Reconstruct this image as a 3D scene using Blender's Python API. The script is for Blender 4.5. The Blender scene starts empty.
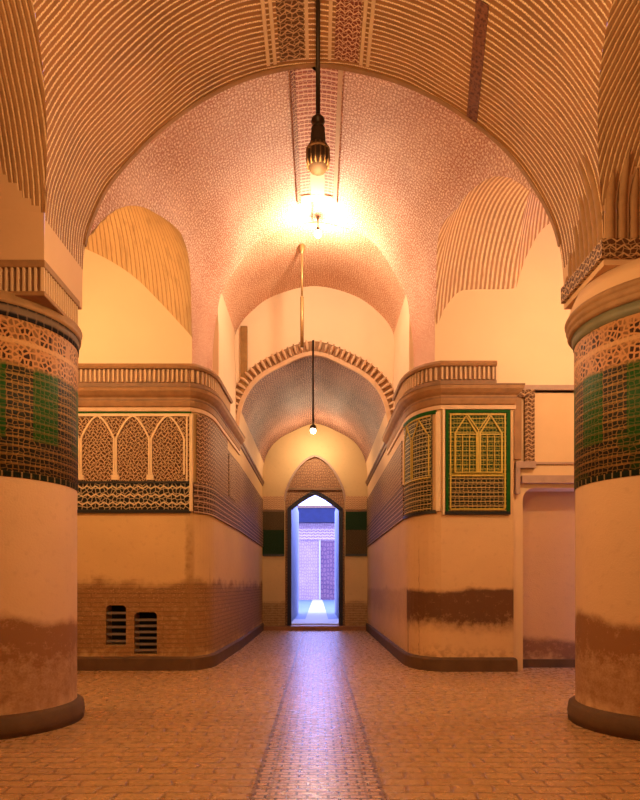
import bpy, bmesh, math, random
from mathutils import Vector
random.seed(7)
C = bpy.context.scene.collection
SC = bpy.context.scene
PI = math.pi
EYE = 1.6
F = 640.0            # focal length in pixels

# ------------------------------------------------------------------ camera
cam_d = bpy.data.cameras.new('camera')
cam = bpy.data.objects.new('camera', cam_d); C.objects.link(cam)
cam.location = (0, 0, EYE); cam.rotation_euler = (PI/2, 0, 0)
cam_d.sensor_fit = 'HORIZONTAL'; cam_d.sensor_width = 36.0
cam_d.lens = 36.0 * F / 640.0
cam_d.shift_y = 185.0 / 640.0
cam_d.shift_x = 2.0 / 640.0
cam_d.clip_end = 300
SC.camera = cam

# ------------------------------------------------------------------ sky, exposure
w = bpy.data.worlds.new('sky'); SC.world = w; w.use_nodes = True
bg = w.node_tree.nodes['Background']
bg.inputs[0].default_value = (0.33, 0.37, 1.0, 1); bg.inputs[1].default_value = 8.5
SC.view_settings.view_transform = 'Standard'; SC.view_settings.look = 'None'
SC.view_settings.exposure = 0.0; SC.view_settings.gamma = 1.0
SC.view_settings.use_curve_mapping = False
try:
    SC.cycles.max_bounces = 8; SC.cycles.diffuse_bounces = 5; SC.cycles.glossy_bounces = 3
    SC.cycles.sample_clamp_indirect = 6.0
except Exception: pass

def light(name, loc, power, col, radius=0.06):
    d = bpy.data.lights.new(name, 'POINT'); d.energy = power; d.color = col; d.shadow_soft_size = radius
    o = bpy.data.objects.new(name, d); o.location = loc; C.objects.link(o); return o
WARM = (1.0, 0.62, 0.30); GOLD = (1.0, 0.60, 0.22); SOFT = (1.0, 0.66, 0.40)
light('crown_bulb_light', (0.0, 13.0, 8.52), 275, (1.0, 0.75, 0.50), 0.10)
light('tunnel_bulb_light', (-0.12, 15.7, 5.20), 100, SOFT, 0.05)
light('tunnel_far_fill', (-0.1, 21.5, 6.25), 150, (1.0, 0.72, 0.44), 0.10)  # added source without a fixture, brightens the far rim of the passage vault
light('left_bay_light', (-4.6, 8.7, 6.2), 300, (1.0, 0.68, 0.32), 0.12)
light('right_bay_light', (4.7, 8.7, 6.2), 290, (1.0, 0.74, 0.44), 0.12)
light('below_lantern_fill', (0.0, 5.5, 4.72), 285, (1.0, 0.63, 0.26), 0.10)  # added fill hung below the lantern, whose own globe is unlit
light('near_bay_fill', (0.0, 1.6, 5.7), 215, (1.0, 0.63, 0.26), 0.25)  # unseen warm fill added above the view for the foreground
light('rear_bay_fill', (0.0, -1.4, 5.0), 60, (1.0, 0.63, 0.26), 0.25)  # weaker unseen fill added behind the camera
pd = bpy.data.lights.new('doorway_portal', 'AREA'); pd.shape = 'RECTANGLE'; pd.size = 2.0; pd.size_y = 4.9
pd.cycles.is_portal = True
po = bpy.data.objects.new('doorway_portal', pd); po.location = (-0.1, 23.2, 2.5); po.rotation_euler = (-PI/2, 0, 0)
C.objects.link(po)

# ------------------------------------------------------------------ node expression helper
class E:
    def __init__(s, g, k): s.g = g; s.k = k
    def _b(s, op, o, rev=False):
        n = s.g.nt.nodes.new('ShaderNodeMath'); n.operation = op
        a, b = (o, s) if rev else (s, o)
        for i, q in enumerate((a, b)): s.g.put(n.inputs[i], q)
        return E(s.g, n.outputs[0])
    def __add__(s, o): return s._b('ADD', o)
    def __radd__(s, o): return s._b('ADD', o, True)
    def __sub__(s, o): return s._b('SUBTRACT', o)
    def __rsub__(s, o): return s._b('SUBTRACT', o, True)
    def __mul__(s, o): return s._b('MULTIPLY', o)
    def __rmul__(s, o): return s._b('MULTIPLY', o, True)
    def __truediv__(s, o): return s._b('DIVIDE', o)
    def gt(s, o): return s._b('GREATER_THAN', o)
    def lt(s, o): return s._b('LESS_THAN', o)
    def mod(s, o): return s._b('FLOORED_MODULO', o)
    def mn(s, o): return s._b('MINIMUM', o)
    def mx(s, o): return s._b('MAXIMUM', o)
    def pw(s, o): return s._b('POWER', o)
    def _u(s, op):
        n = s.g.nt.nodes.new('ShaderNodeMath'); n.operation = op; s.g.put(n.inputs[0], s); return E(s.g, n.outputs[0])
    def abs(s): return s._u('ABSOLUTE')
    def sin(s): return s._u('SINE')
    def fl(s): return s._u('FLOOR')
    def fr(s): return s._u('FRACT')
    def cl(s):
        n = s.g.nt.nodes.new('ShaderNodeClamp'); s.g.put(n.inputs[0], s); return E(s.g, n.outputs[0])
    def ss(s, a, b):      # smooth step a..b
        n = s.g.nt.nodes.new('ShaderNodeMapRange'); n.interpolation_type = 'SMOOTHSTEP'
        s.g.put(n.inputs[0], s); 
        n.inputs[1].default_value = a; n.inputs[2].default_value = b
        if a > b:
            n.inputs[1].default_value = b; n.inputs[2].default_value = a; n.inputs[3].default_value = 1; n.inputs[4].default_value = 0
        return E(s.g, n.outputs[0])
    def tri(s, period):   # distance to nearest multiple of period, 0..0.5
        f = (s / period).fr(); return (f - 0.5).abs() * -1.0 + 0.5

class G:
    def __init__(g, name):
        g.m = bpy.data.materials.new(name); g.m.use_nodes = True; g.nt = g.m.node_tree
        g.bsdf = g.nt.nodes['Principled BSDF']
        uv = g.nt.nodes.new('ShaderNodeUVMap'); uv.uv_map = 'UVMap'
        sp = g.nt.nodes.new('ShaderNodeSeparateXYZ'); g.nt.links.new(uv.outputs[0], sp.inputs[0])
        g.u = E(g, sp.outputs[0]); g.v = E(g, sp.outputs[1]); g.uvs = uv.outputs[0]
    def put(g, inp, q):
        if isinstance(q, E): g.nt.links.new(q.k, inp)
        elif isinstance(q, (tuple, list)): inp.default_value = (*q, 1.0) if len(q) == 3 else q
        elif isinstance(q, (int, float)): inp.default_value = q
        else: g.nt.links.new(q, inp)
    def vec(g, x, y, z=0.0):
        n = g.nt.nodes.new('ShaderNodeCombineXYZ')
        for i, q in enumerate((x, y, z)): g.put(n.inputs[i], q)
        return n.outputs[0]
    def noise(g, scale, detail=3.0, vec=None, rough=0.55):
        n = g.nt.nodes.new('ShaderNodeTexNoise'); n.inputs['Scale'].default_value = scale
        n.inputs['Detail'].default_value = detail; n.inputs['Roughness'].default_value = rough
        g.put(n.inputs['Vector'], vec if vec is not None else g.uvs); return E(g, n.outputs[0])
    def vor(g, vec, rnd=0.6, feat='DISTANCE_TO_EDGE'):
        n = g.nt.nodes.new('ShaderNodeTexVoronoi'); n.feature = feat; n.voronoi_dimensions = '2D'
        n.inputs['Scale'].default_value = 1.0; n.inputs['Randomness'].default_value = rnd
        g.put(n.inputs['Vector'], vec); return n
    def mix(g, fac, a, b):
        n = g.nt.nodes.new('ShaderNodeMix'); n.data_type = 'RGBA'
        g.put(n.inputs[0], fac); g.put(n.inputs[6], a); g.put(n.inputs[7], b); return n.outputs[2]
    def brick(g, u, v, w, h, mortar=0.06):
        """returns (mortar mask 0..1, per-brick random)"""
        n = g.nt.nodes.new('ShaderNodeTexBrick')
        n.inputs['Scale'].default_value = 1.0; n.inputs['Brick Width'].default_value = w
        n.inputs['Row Height'].default_value = h; n.inputs['Mortar Size'].default_value = mortar*h
        n.inputs['Mortar Smooth'].default_value = 0.3
        n.inputs['Color1'].default_value = (0, 0, 0, 1); n.inputs['Color2'].default_value = (1, 1, 1, 1)
        n.inputs['Mortar'].default_value = (0.5, 0.5, 0.5, 1)
        g.put(n.inputs['Vector'], g.vec(u, v))
        s = g.nt.nodes.new('ShaderNodeSeparateColor'); g.nt.links.new(n.outputs['Color'], s.inputs[0])
        return E(g, n.outputs['Fac']), E(g, s.outputs[0])
    def done(g, col, rough=0.75, bump=None, strength=0.5, dist=0.02, spec=0.3, metal=0.0):
        g.put(g.bsdf.inputs['Base Color'], col); g.put(g.bsdf.inputs['Roughness'], rough)
        g.bsdf.inputs['Specular IOR Level'].default_value = spec; g.bsdf.inputs['Metallic'].default_value = metal
        if bump is not None:
            n = g.nt.nodes.new('ShaderNodeBump'); n.inputs['Strength'].default_value = strength
            n.inputs['Distance'].default_value = dist; g.put(n.inputs['Height'], bump)
            g.nt.links.new(n.outputs[0], g.bsdf.inputs['Normal'])
        return g.m

# ------------------------------------------------------------------ materials
PL = (0.70, 0.47, 0.26)
def plain(name, col, rough=0.75, var=0.12, bumpy=0.3, scale=2.5, metal=0.0, spec=0.3):
    g = G(name); n = g.noise(scale, 4); n2 = g.noise(scale*14, 2)
    dk = tuple(c*(1-var*2) for c in col)
    return g.done(g.mix((n*1.6-0.3).cl(), col, dk), rough, n*0.5+n2*0.5, bumpy, 0.01, spec, metal)

def stained(name, z0, z1, dark=(0.22, 0.115, 0.045), base=PL, amount=0.8, brick=True, soft=0.35, seed=0.0, streaks=(), umin=None, softb=None, belt=0.0):
    """plaster with a weathered belt z0..z1 where plaster has fallen off the courses"""
    g = G(name); u, v = g.u + seed, g.v
    big = g.noise(0.9, 4, g.vec(u, v*1.3)); fine = g.noise(9, 5, g.vec(u, v)); gr = g.noise(45, 2, g.vec(u, v))
    wob = (big-0.5)*soft*1.9 + (fine-0.5)*soft*0.5
    vv = v + wob
    sb = softb or soft
    m = vv.ss(z0-sb*0.5, z0+sb*0.4) * vv.ss(z1+soft*0.35, z1-soft*0.25)
    if belt:
        bl = vv.ss(z1-.50, z1-.12) * (fine*0.8+0.6).cl(); m = m * (bl*belt + (1-belt)).cl()
    if umin is not None: m = m * ((u-seed).ss(umin-.05, umin)*0.75+0.25)
    col = g.mix((big*1.5-0.35).cl()*0.5, base, tuple(c*0.72 for c in base))
    col = g.mix((fine.ss(0.55, 0.7))*0.18, col, tuple(c*0.6 for c in base))
    patch = (m * (gr*0.7+fine*1.1-0.1).cl() * amount*1.35).cl()
    col = g.mix(patch, col, dark)
    low = vv.ss(0.55, 0.1) * fine.ss(0.42, 0.6)*0.55
    col = g.mix(low, col, tuple(c*1.3 for c in dark))
    b = fine*0.5+gr*0.5
    if brick:
        k, r = g.brick(u+(fine-0.5)*0.06, v+(fine-0.5)*0.03, 0.9, 0.085, 0.16)
        col = g.mix((m*k*0.5).cl(), col, tuple(c*0.45 for c in dark))
        spk = (gr.ss(0.58, 0.66) * m * 0.55)
        col = g.mix(spk, col, tuple(c*1.05 for c in base))
        b = b - k*m*0.8
    for (su, sw, sz) in streaks:
        s = ((u-seed-su+(fine-0.5)*0.08).abs()).ss(sw, sw*0.3) * v.ss(sz+0.3, sz-0.6) * (fine*1.2+0.1).cl()
        col = g.mix(s*0.8, col, dark)
    return g.done(col, 0.7, b, 0.5, 0.012, 0.3)

def ribs(name, base, line, period=0.075, mode='v', tilt=0.0, width=0.22, dots=0.55, curve=0.0):
    """thin raised brick courses over a vault; uv = (arc length, depth)"""
    g = G(name); n = g.noise(0.8, 3); n3 = g.noise(0.35, 2); f = g.noise(26, 3); f1 = g.noise(7, 3)
    a, o = (g.v, g.u) if mode == 'v' else (g.u, g.v)
    c = a + o*tilt + (n3-0.5)*0.45 + (f1-0.5)*0.008 + (f-0.5)*0.007
    t = c.tri(period)
    ln = t.ss(width, width*0.3)
    rz = (o/0.05 + (c/period).fl()*0.5).tri(1.0).ss(0.03, 0.16)
    ln = ln * (rz*dots+(1-dots)) * (f*1.1+f1*0.7-0.05).cl()
    col = g.mix(n3.ss(0.35, 0.65)*0.5+n.ss(0.45, 0.7)*0.5, base, tuple(q*0.5 for q in base))
    col = g.mix((f1.ss(0.5, 0.68))*0.5, col, tuple(q*0.55 for q in base))
    col = g.mix(ln, col, line)
    return g.done(col, 0.65, ln+f*0.4, 0.7, 0.018, 0.3)

def stipple(name, base, line, s=0.055, amt=1.0):
    """small mottled basket brickwork"""
    g = G(name); n = g.noise(0.7, 4); f = g.noise(9, 4); f2 = g.noise(30, 3)
    w = (f-0.5)*0.09
    vo = g.vor(g.vec((g.v+w*0.6)/(s*1.4), (g.u+w*0.6)/s), 0.55); d = E(g, vo.outputs['Distance'])
    a = ((d.ss(0.24, 0.08)*0.6 + f2.ss(0.44, 0.58)*0.75)*amt).cl()
    col = g.mix((n*1.8-0.45).cl()*0.7, base, tuple(q*0.70 for q in base))
    col = g.mix(a*(n*0.9+0.45).cl(), col, line)
    return g.done(col, 0.6, a*-1.0, 0.6, 0.012, 0.35)

M = {}
M['plaster'] = plain('plaster', PL, 0.7, 0.07, 0.25, 1.2)
M['plaster_pale'] = plain('plaster_pale', (0.80, 0.60, 0.40), 0.7, 0.04, 0.15, 0.9)
M['plaster_pier'] = plain('plaster_pier', (0.68, 0.42, 0.24), 0.7, 0.07, 0.25, 1.2)
M['skirt'] = plain('skirt', (0.145, 0.07, 0.028), 0.75, 0.25, 0.6, 4)
M['moulding'] = plain('moulding', (0.38, 0.195, 0.085), 0.65, 0.2, 0.5, 6)
M['moulding_dark'] = plain('moulding_dark', (0.28, 0.15, 0.08), 0.6, 0.2, 0.4, 6)
M['moulding_light'] = plain('moulding_light', (0.66, 0.43, 0.26), 0.65, 0.12, 0.4, 6)
M['mauve'] = plain('mauve_stucco', (0.42, 0.27, 0.21), 0.6, 0.12, 0.4, 6)
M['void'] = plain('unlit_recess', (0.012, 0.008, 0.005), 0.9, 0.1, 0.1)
M['iron'] = plain('dark_iron', (0.035, 0.022, 0.015), 0.4, 0.1, 0.1, 8, 0.6)
M['slat'] = plain('grey_slat', (0.20, 0.15, 0.12), 0.5, 0.15, 0.2, 8)
M['brass'] = plain('old_brass', (0.36, 0.20, 0.07), 0.45, 0.2, 0.2, 8, 0.5)
M['bronze'] = plain('brown_bronze', (0.045, 0.02, 0.010), 0.75, 0.3, 0.4, 14, 0.0)
M['slot'] = stipple('dark_slot', (0.10, 0.022, 0.012), (0.22, 0.08, 0.04), 0.05)
M['near_vault'] = ribs('near_vault_brick', (0.35, 0.150, 0.05), (1.0, 0.72, 0.46), 0.066, 'v', width=0.23, dots=0.6)
M['near_pocket'] = ribs('near_pocket_brick', (0.50, 0.26, 0.115), (0.84, 0.56, 0.33), 0.055, 'u', tilt=0.15, width=0.24, dots=0.3)
M['pocket_left'] = ribs('left_pocket_brick', (0.68, 0.45, 0.23), (0.40, 0.21, 0.09), 0.085, 'u', tilt=-0.35, width=0.15, dots=0.4)
M['pocket_right'] = ribs('right_pocket_brick', (0.50, 0.26, 0.14), (0.88, 0.66, 0.46), 0.085, 'u', tilt=0.30, width=0.36, dots=0.15)
M['vault'] = stipple('vault_brick', (0.98, 0.72, 0.55), (0.44, 0.16, 0.09), 0.050, 1.15)
M['vault_fine'] = stipple('vault_brick_fine', (0.92, 0.66, 0.46), (0.44, 0.17, 0.09), 0.050, 1.1)
M['tunnel'] = stipple('tunnel_brick', (0.66, 0.36, 0.25), (0.085, 0.025, 0.018), 0.075, 1.3)
M['col_shaft'] = stained('column_plaster', 0.3, 1.18, (0.24, 0.10, 0.035), (0.64, 0.385, 0.21), 1.15, brick=False, soft=0.34, belt=0.45)
M['pier_left'] = stained('pier_plaster_left', 0.25, 1.6, (0.26, 0.125, 0.04), (0.62, 0.385, 0.165), 1.15, soft=0.45, seed=3.0, belt=0.2,
                         streaks=((3.80, 0.12, 2.9), (4.38, 0.05, 1.9)))
M['pier_right'] = stained('pier_plaster_right', 0.90, 1.50, (0.12, 0.048, 0.016), (0.64, 0.40, 0.20), 1.1, brick=False, soft=0.24, softb=0.55, seed=11.0,
                          streaks=((9.93, .015, 1.7), (10.52, .012, 2.3), (10.0, .05, .9)), umin=9.9)
M['niche'] = stained('niche_plaster', 0.15, 0.5, (0.20, 0.085, 0.035), (0.58, 0.33, 0.14), 0.9, brick=False, soft=0.3, seed=20.0)

def floor_mat():
    g = G('brick_paving'); u, v = g.u, g.v
    n = g.noise(0.7, 5); f = g.noise(10, 4); f2 = g.noise(50, 2)
    wu = u + (n-0.5)*0.5 + (f-0.5)*0.05; wv = v + (n-0.5)*0.25 + (f-0.5)*0.035
    k, r = g.brick(wu, wv, 0.34, 0.17, 0.09)
    side = g.mix(r*0.6, (0.50, 0.275, 0.12), (0.39, 0.20, 0.085))
    side = g.mix((n*2-0.6).cl()*0.5, side, (0.54, 0.31, 0.145))
    side = g.mix(k*(n*0.9+0.2).cl(), side, (0.20, 0.085, 0.035))
    k2, r2 = g.brick(u+(f-0.5)*0.02, v+(f-0.5)*0.03, 0.16, 0.075, 0.16)
    mid = g.mix(r2*0.7, (0.60, 0.32, 0.21), (0.38, 0.17, 0.11))
    mid = g.mix(f2.ss(0.48, 0.6)*0.5, mid, (0.85, 0.60, 0.48))
    mid = g.mix((k2*1.0).cl(), mid, (0.10, 0.03, 0.02))
    inm = (u+0.0).abs().lt(0.5)
    edge = ((u.abs()-0.5).abs()).ss(0.022, 0.010) 
    edge2 = ((u.abs()-0.37).abs()).ss(0.014, 0.006)
    col = g.mix(inm, side, mid)
    col = g.mix(((edge + edge2*0.7).cl()) * 0.8, col, (0.15, 0.06, 0.035))
    kk = g.mix(inm, k, k2)
    h = (k*(inm*-1.0+1.0) + k2*inm)*-1.0 + f*0.6 + f2*0.25 + n*0.6
    rough = (f*0.30 + 0.13).cl()
    return g.done(col, rough, h, 0.5, 0.008, 1.0)
M['floor'] = floor_mat()

def col_tile():
    g = G('column_tilework'); u, v = g.u, g.v
    n = g.noise(1.2, 3); f = g.noise(6, 3)
    vo = g.vor(g.vec(u/0.060 + (f-0.5)*0.9, v/0.048 + (n-0.5)*1.0), 0.45)
    d = E(g, vo.outputs['Distance'])
    net = d.ss(0.14, 0.05)
    rows = (v + (n-0.5)*0.06).tri(0.096).ss(0.15, 0.06)
    line = (net*0.65 + rows*0.7).cl()
    # green rectangles between darker stretches
    gm = ((u/0.62).fr() - 0.5).abs().lt(0.27) * (v.gt(3.15)) * (v.lt(3.95))
    gm = (gm + n.ss(0.52, 0.58)*0.6*(v.lt(3.25))).cl()
    dark = g.mix(gm, (0.015, 0.014, 0.008), (0.006, 0.062, 0.005))
    col = g.mix((line*(gm*-0.6+1.0)*(f*0.9+0.35)).cl(), dark, (0.38, 0.20, 0.055))
    # terracotta top register with dark openings
    v2 = g.vor(g.vec(u/0.058 + (f-0.5)*0.5, v/0.062), 0.85); d2 = E(g, v2.outputs['Distance'])
    hole = d2.ss(0.12, 0.22) * (f.ss(0.38, 0.5)*0.6 + ((u/0.24).fr()-0.5).abs().lt(0.30)*((v-3.95)/0.24).fr().lt(0.66)*0.6).cl()
    ring_ = (v-4.18).abs().ss(0.03, 0.015)
    top = g.mix(hole, (0.50, 0.235, 0.10), (0.04, 0.014, 0.008))
    top = g.mix(ring_*0.8, top, (0.60, 0.33, 0.15))
    col = g.mix((v + (f-0.5)*0.10).ss(3.90, 3.98), col, top)
    edge = v.lt(2.80)
    col = g.mix(edge, col, g.mix(u.tri(0.10).ss(0.12, 0.06), (0.010, 0.022, 0.012), (0.36, 0.25, 0.10)))
    return g.done(col, 0.5, line*0.6+d, 0.6, 0.012, 0.18)
M['col_tile'] = col_tile()

def band_tile(name, dark, line, pu, pv, zig=0.0, wid=0.14, rnd=0.3):
    g = G(name); u, v = g.u, g.v; f = g.noise(9, 3)
    z = (u.tri(pu*2))*zig
    a = (v + z + (f-0.5)*0.012).tri(pv).ss(wid, wid*0.45)
    vo = g.vor(g.vec(u/pu + (f-0.5)*0.5, v/(pv*0.6)), rnd); d = E(g, vo.outputs['Distance'])
    b = d.ss(0.12, 0.05)
    m = (a*(f*1.0+0.45).cl() + b*0.65).cl()
    return g.done(g.mix(m, dark, line), 0.6, m, 0.6, 0.01, 0.15)
M['text_band'] = band_tile('black_script_band', (0.012, 0.010, 0.009), (0.60, 0.43, 0.24), 0.080, 0.150, 0.10, 0.13, 0.8)
M['panel_field'] = band_tile('arch_panel_field', (0.08, 0.028, 0.010), (0.68, 0.44, 0.24), 0.07, 0.095, 0.2, 0.10, 0.9)
M['lattice'] = band_tile('side_lattice', (0.10, 0.040, 0.018), (0.50, 0.30, 0.155), 0.07, 0.085, 0.1, 0.15, 0.7)
M['lattice_dark'] = band_tile('side_lattice_dark', (0.055, 0.022, 0.015), (0.40, 0.24, 0.14), 0.12, 0.10, 0.0, 0.17, 0.5)
M['green_field'] = band_tile('green_panel_field', (0.008, 0.035, 0.006), (0.40, 0.30, 0.05), 0.06, 0.085, 0.0, 0.13, 0.5)
M['green_dark'] = band_tile('green_panel_rows', (0.010, 0.014, 0.010), (0.46, 0.36, 0.15), 0.085, 0.08, 0.0, 0.13, 0.4)
M['chamfer_tile'] = band_tile('corner_panel_tile', (0.010, 0.012, 0.006), (0.42, 0.28, 0.09), 0.08, 0.085, 0.0, 0.13, 0.4)
M['green'] = plain('green_tile_border', (0.008, 0.095, 0.006), 0.6, 0.3, 0.2, 9, 0, 0.12)
M['black_tile'] = plain('black_tile_border', (0.010, 0.010, 0.010), 0.35, 0.1, 0.2, 9, 0, 0.5)
M['cream'] = plain('cream_strip', (0.78, 0.56, 0.34), 0.55, 0.1, 0.2, 6)
M['gold'] = plain('gold_strip', (0.58, 0.40, 0.06), 0.45, 0.15, 0.2, 6)
M['end_green'] = band_tile('end_wall_green_tile', (0.006, 0.028, 0.006), (0.03, 0.05, 0.015), 0.05, 0.05, 0.1, 0.1, 0.8)
M['end_brown'] = band_tile('end_wall_brown_tile', (0.06, 0.035, 0.012), (0.16, 0.10, 0.04), 0.05, 0.05, 0.1, 0.12, 0.8)
M['end_frieze'] = band_tile('end_wall_frieze', (0.40, 0.20, 0.09), (0.70, 0.45, 0.25), 0.06, 0.07, 0.1, 0.2, 0.8)
M['tympanum'] = stipple('tympanum_brick', (0.50, 0.27, 0.13), (0.16, 0.06, 0.03), 0.075)
M['crown_strip'] = band_tile('crown_strip_brick', (0.40, 0.12, 0.08), (0.86, 0.58, 0.42), 0.07, 0.09, 0.0, 0.20, 0.5)
M['crown_red'] = band_tile('crown_strip_red', (0.17, 0.035, 0.02), (0.70, 0.44, 0.28), 0.05, 0.08, 0.1, 0.14, 0.6)
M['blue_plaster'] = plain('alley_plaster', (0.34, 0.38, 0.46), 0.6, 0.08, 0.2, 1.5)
M['court_brick'] = stipple('courtyard_brick', (0.56, 0.40, 0.36), (0.28, 0.16, 0.19), 0.22)
M['court_dark'] = stipple('courtyard_dark_door', (0.30, 0.15, 0.15), (0.06, 0.025, 0.07), 0.30)
M['court_frieze'] = band_tile('courtyard_frieze', (0.28, 0.16, 0.17), (0.62, 0.46, 0.42), 0.22, 0.28, 0.2, 0.2, 0.8)
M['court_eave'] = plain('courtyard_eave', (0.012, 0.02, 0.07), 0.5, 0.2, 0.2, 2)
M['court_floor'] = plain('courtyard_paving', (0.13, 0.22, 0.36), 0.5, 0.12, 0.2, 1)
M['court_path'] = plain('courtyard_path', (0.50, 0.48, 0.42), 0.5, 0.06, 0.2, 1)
M['door_frame'] = plain('door_frame_paint', (0.014, 0.012, 0.028), 0.4, 0.1, 0.1, 6)
M['sill'] = plain('sill_stone', (0.34, 0.15, 0.075), 0.5, 0.15, 0.2, 5)

def emis(name, col, st):
    m = bpy.data.materials.new(name); m.use_nodes = True; b = m.node_tree.nodes['Principled BSDF']
    b.inputs['Base Color'].default_value = (*col, 1); b.inputs['Emission Color'].default_value = (*col, 1)
    b.inputs['Emission Strength'].default_value = st; return m
M['glow'] = emis('lit_bulb', (1.0, 0.86, 0.66), 14.0)

# ------------------------------------------------------------------ mesh helper
WPOS = {}
class MB:
    def __init__(s): s.v = []; s.f = []; s.uv = []; s.mi = []
    def poly(s, pts, uvs=None, mi=0):
        b = len(s.v); s.v += [tuple(p) for p in pts]; s.f.append(list(range(b, b+len(pts)))); s.mi.append(mi)
        if uvs is None:
            n = Vector((0, 0, 0)); P = [Vector(p) for p in pts]
            for i in range(len(P)): n += P[i].cross(P[(i+1) % len(P)])
            a = [abs(q) for q in n]
            if a[2] >= max(a[0], a[1]): uvs = [(p[0], p[1]) for p in pts]
            elif a[1] >= a[0]: uvs = [(p[0], p[2]) for p in pts]
            else: uvs = [(p[1], p[2]) for p in pts]
        s.uv.append(list(uvs))
    def grid(s, fn, us, vs, uvf, clip=(), mi=0):
        pt = [[Vector(fn(a, b)) for b in vs] for a in us]; tx = [[uvf(a, b) for b in vs] for a in us]
        cd = [[[c(p) for p in row] for row in pt] for c in clip]
        for i in range(len(us)-1):
            for j in range(len(vs)-1):
                q = [(i, j), (i+1, j), (i+1, j+1), (i, j+1)]
                poly = [(pt[a][b], tx[a][b], [cc[a][b] for cc in cd]) for a, b in q]
                for k in range(len(clip)):
                    out = []
                    for m_ in range(len(poly)):
                        p0 = poly[m_]; p1 = poly[(m_+1) % len(poly)]; d0 = p0[2][k]; d1 = p1[2][k]
                        if d0 >= 0: out.append(p0)
                        if (d0 >= 0) != (d1 >= 0):
                            t = d0/(d0-d1)
                            out.append((p0[0].lerp(p1[0], t), tuple(x+(y-x)*t for x, y in zip(p0[1], p1[1])),
                                        [x+(y-x)*t for x, y in zip(p0[2], p1[2])]))
                    poly = out
                    if len(poly) < 3: break
                if len(poly) >= 3: s.poly([p[0] for p in poly], [p[1] for p in poly], mi)
    def box(s, x0, x1, y0, y1, z0, z1, mi=0):
        p = lambda i: (x1 if i & 1 else x0, y1 if i & 2 else y0, z1 if i & 4 else z0)
        for f in ((0, 1, 3, 2), (4, 6, 7, 5), (0, 4, 5, 1), (2, 3, 7, 6), (0, 2, 6, 4), (1, 5, 7, 3)):
            s.poly([p(i) for i in f], None, mi)
    def tube(s, pts, r, n=8, mi=0, close=True):
        pts = [Vector(p) for p in pts]; rs = r if isinstance(r, (list, tuple)) else [r]*len(pts)
        rings = []; L = 0
        for i, p in enumerate(pts):
            d = (pts[min(i+1, len(pts)-1)] - pts[max(i-1, 0)]).normalized()
            a = Vector((0, 0, 1)) if abs(d.z) < 0.9 else Vector((0, 1, 0))
            e1 = d.cross(a).normalized(); e2 = d.cross(e1).normalized()
            if i: L += (p-pts[i-1]).length
            rings.append(([p+(e1*math.cos(2*PI*k/n)+e2*math.sin(2*PI*k/n))*rs[i] for k in range(n)], L))
        for i in range(len(rings)-1):
            (A, la), (B, lb) = rings[i], rings[i+1]
            for k in range(n):
                k2 = (k+1) % n
                s.poly([A[k], A[k2], B[k2], B[k]], [(k*.05, la), (k*.05+.05, la), (k*.05+.05, lb), (k*.05, lb)], mi)
        if close:
            for R in (rings[0][0], rings[-1][0]): s.poly(R, None, mi)
    def lathe(s, prof, c, n=64, mi=0, a0=0, a1=2*PI, rr=None):
        """prof = [(r, z)], uv = (arc around, z)"""
        rm = rr or max(p[0] for p in prof)
        for i in range(len(prof)-1):
            (r0, z0), (r1, z1) = prof[i], prof[i+1]
            for k in range(n):
                t0 = a0+(a1-a0)*k/n; t1 = a0+(a1-a0)*(k+1)/n
                q = lambda r, t, z: (c[0]+r*math.cos(t), c[1]+r*math.sin(t), z)
                s.poly([q(r0, t0, z0), q(r0, t1, z0), q(r1, t1, z1), q(r1, t0, z1)],
                       [(t0*rm, z0), (t1*rm, z0), (t1*rm, z1), (t0*rm, z1)], mi)
    def sweep(s, prof, path, uvo=(0, 0), mi=0, closed=False, cap=True):
        """prof = [(out, z)], path = [(x, y)], outward = to the right of travel"""
        n = len(path); nor = []
        for i in range(n):
            ds = []
            if i > 0: ds.append((Vector(path[i])-Vector(path[i-1])).normalized())
            if i < n-1: ds.append((Vector(path[i+1])-Vector(path[i])).normalized())
            ns = [Vector((d.y, -d.x)) for d in ds]; m_ = sum(ns, Vector((0, 0)))
            m_.normalize(); m_ = m_/max(0.4, m_.dot(ns[0])); nor.append(m_)
        L = 0; pl = 0; ps = [0]
        for i in range(1, len(prof)): ps.append(ps[-1]+math.dist(prof[i], prof[i-1]))
        for i in range(n-1):
            l = math.dist(path[i], path[i+1])
            for j in range(len(prof)-1):
                q = lambda a, b: (path[a][0]+nor[a].x*prof[b][0], path[a][1]+nor[a].y*prof[b][0], prof[b][1])
                s.poly([q(i, j), q(i+1, j), q(i+1, j+1), q(i, j+1)],
                       [(L, prof[0][1]+ps[j]), (L+l, prof[0][1]+ps[j]), (L+l, prof[0][1]+ps[j+1]), (L, prof[0][1]+ps[j+1])], mi)
            L += l
        if cap:
            for a in (0, n-1):
                s.poly([(path[a][0]+nor[a].x*p[0], path[a][1]+nor[a].y*p[0], p[1]) for p in prof], None, mi)
    def build(s, name, mats, parent=None, smooth=False, origin=None, weld=True, bevel=0):
        o_ = Vector(origin) if origin is not None else Vector((0, 0, 0))
        me = bpy.data.meshes.new(name)
        me.from_pydata([tuple(Vector(v)-o_) for v in s.v], [], s.f)
        uvl = me.uv_layers.new(name='UVMap'); i = 0
        for u in s.uv:
            for q in u: uvl.data[i].uv = q; i += 1
        if not isinstance(mats, (list, tuple)): mats = [mats]
        for m_ in mats: me.materials.append(m_)
        for p, k in zip(me.polygons, s.mi): p.material_index = k; p.use_smooth = smooth
        if weld:
            bm = bmesh.new(); bm.from_mesh(me); bmesh.ops.remove_doubles(bm, verts=bm.verts, dist=0.0004)
            bmesh.ops.recalc_face_normals(bm, faces=bm.faces); bm.to_mesh(me); bm.free()
        o = bpy.data.objects.new(name, me); C.objects.link(o)
        o.location = o_
        if parent is not None:
            o.parent = parent; o.location = o_ - WPOS.get(parent.name, parent.location)
        WPOS[o.name] = o_.copy()
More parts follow.
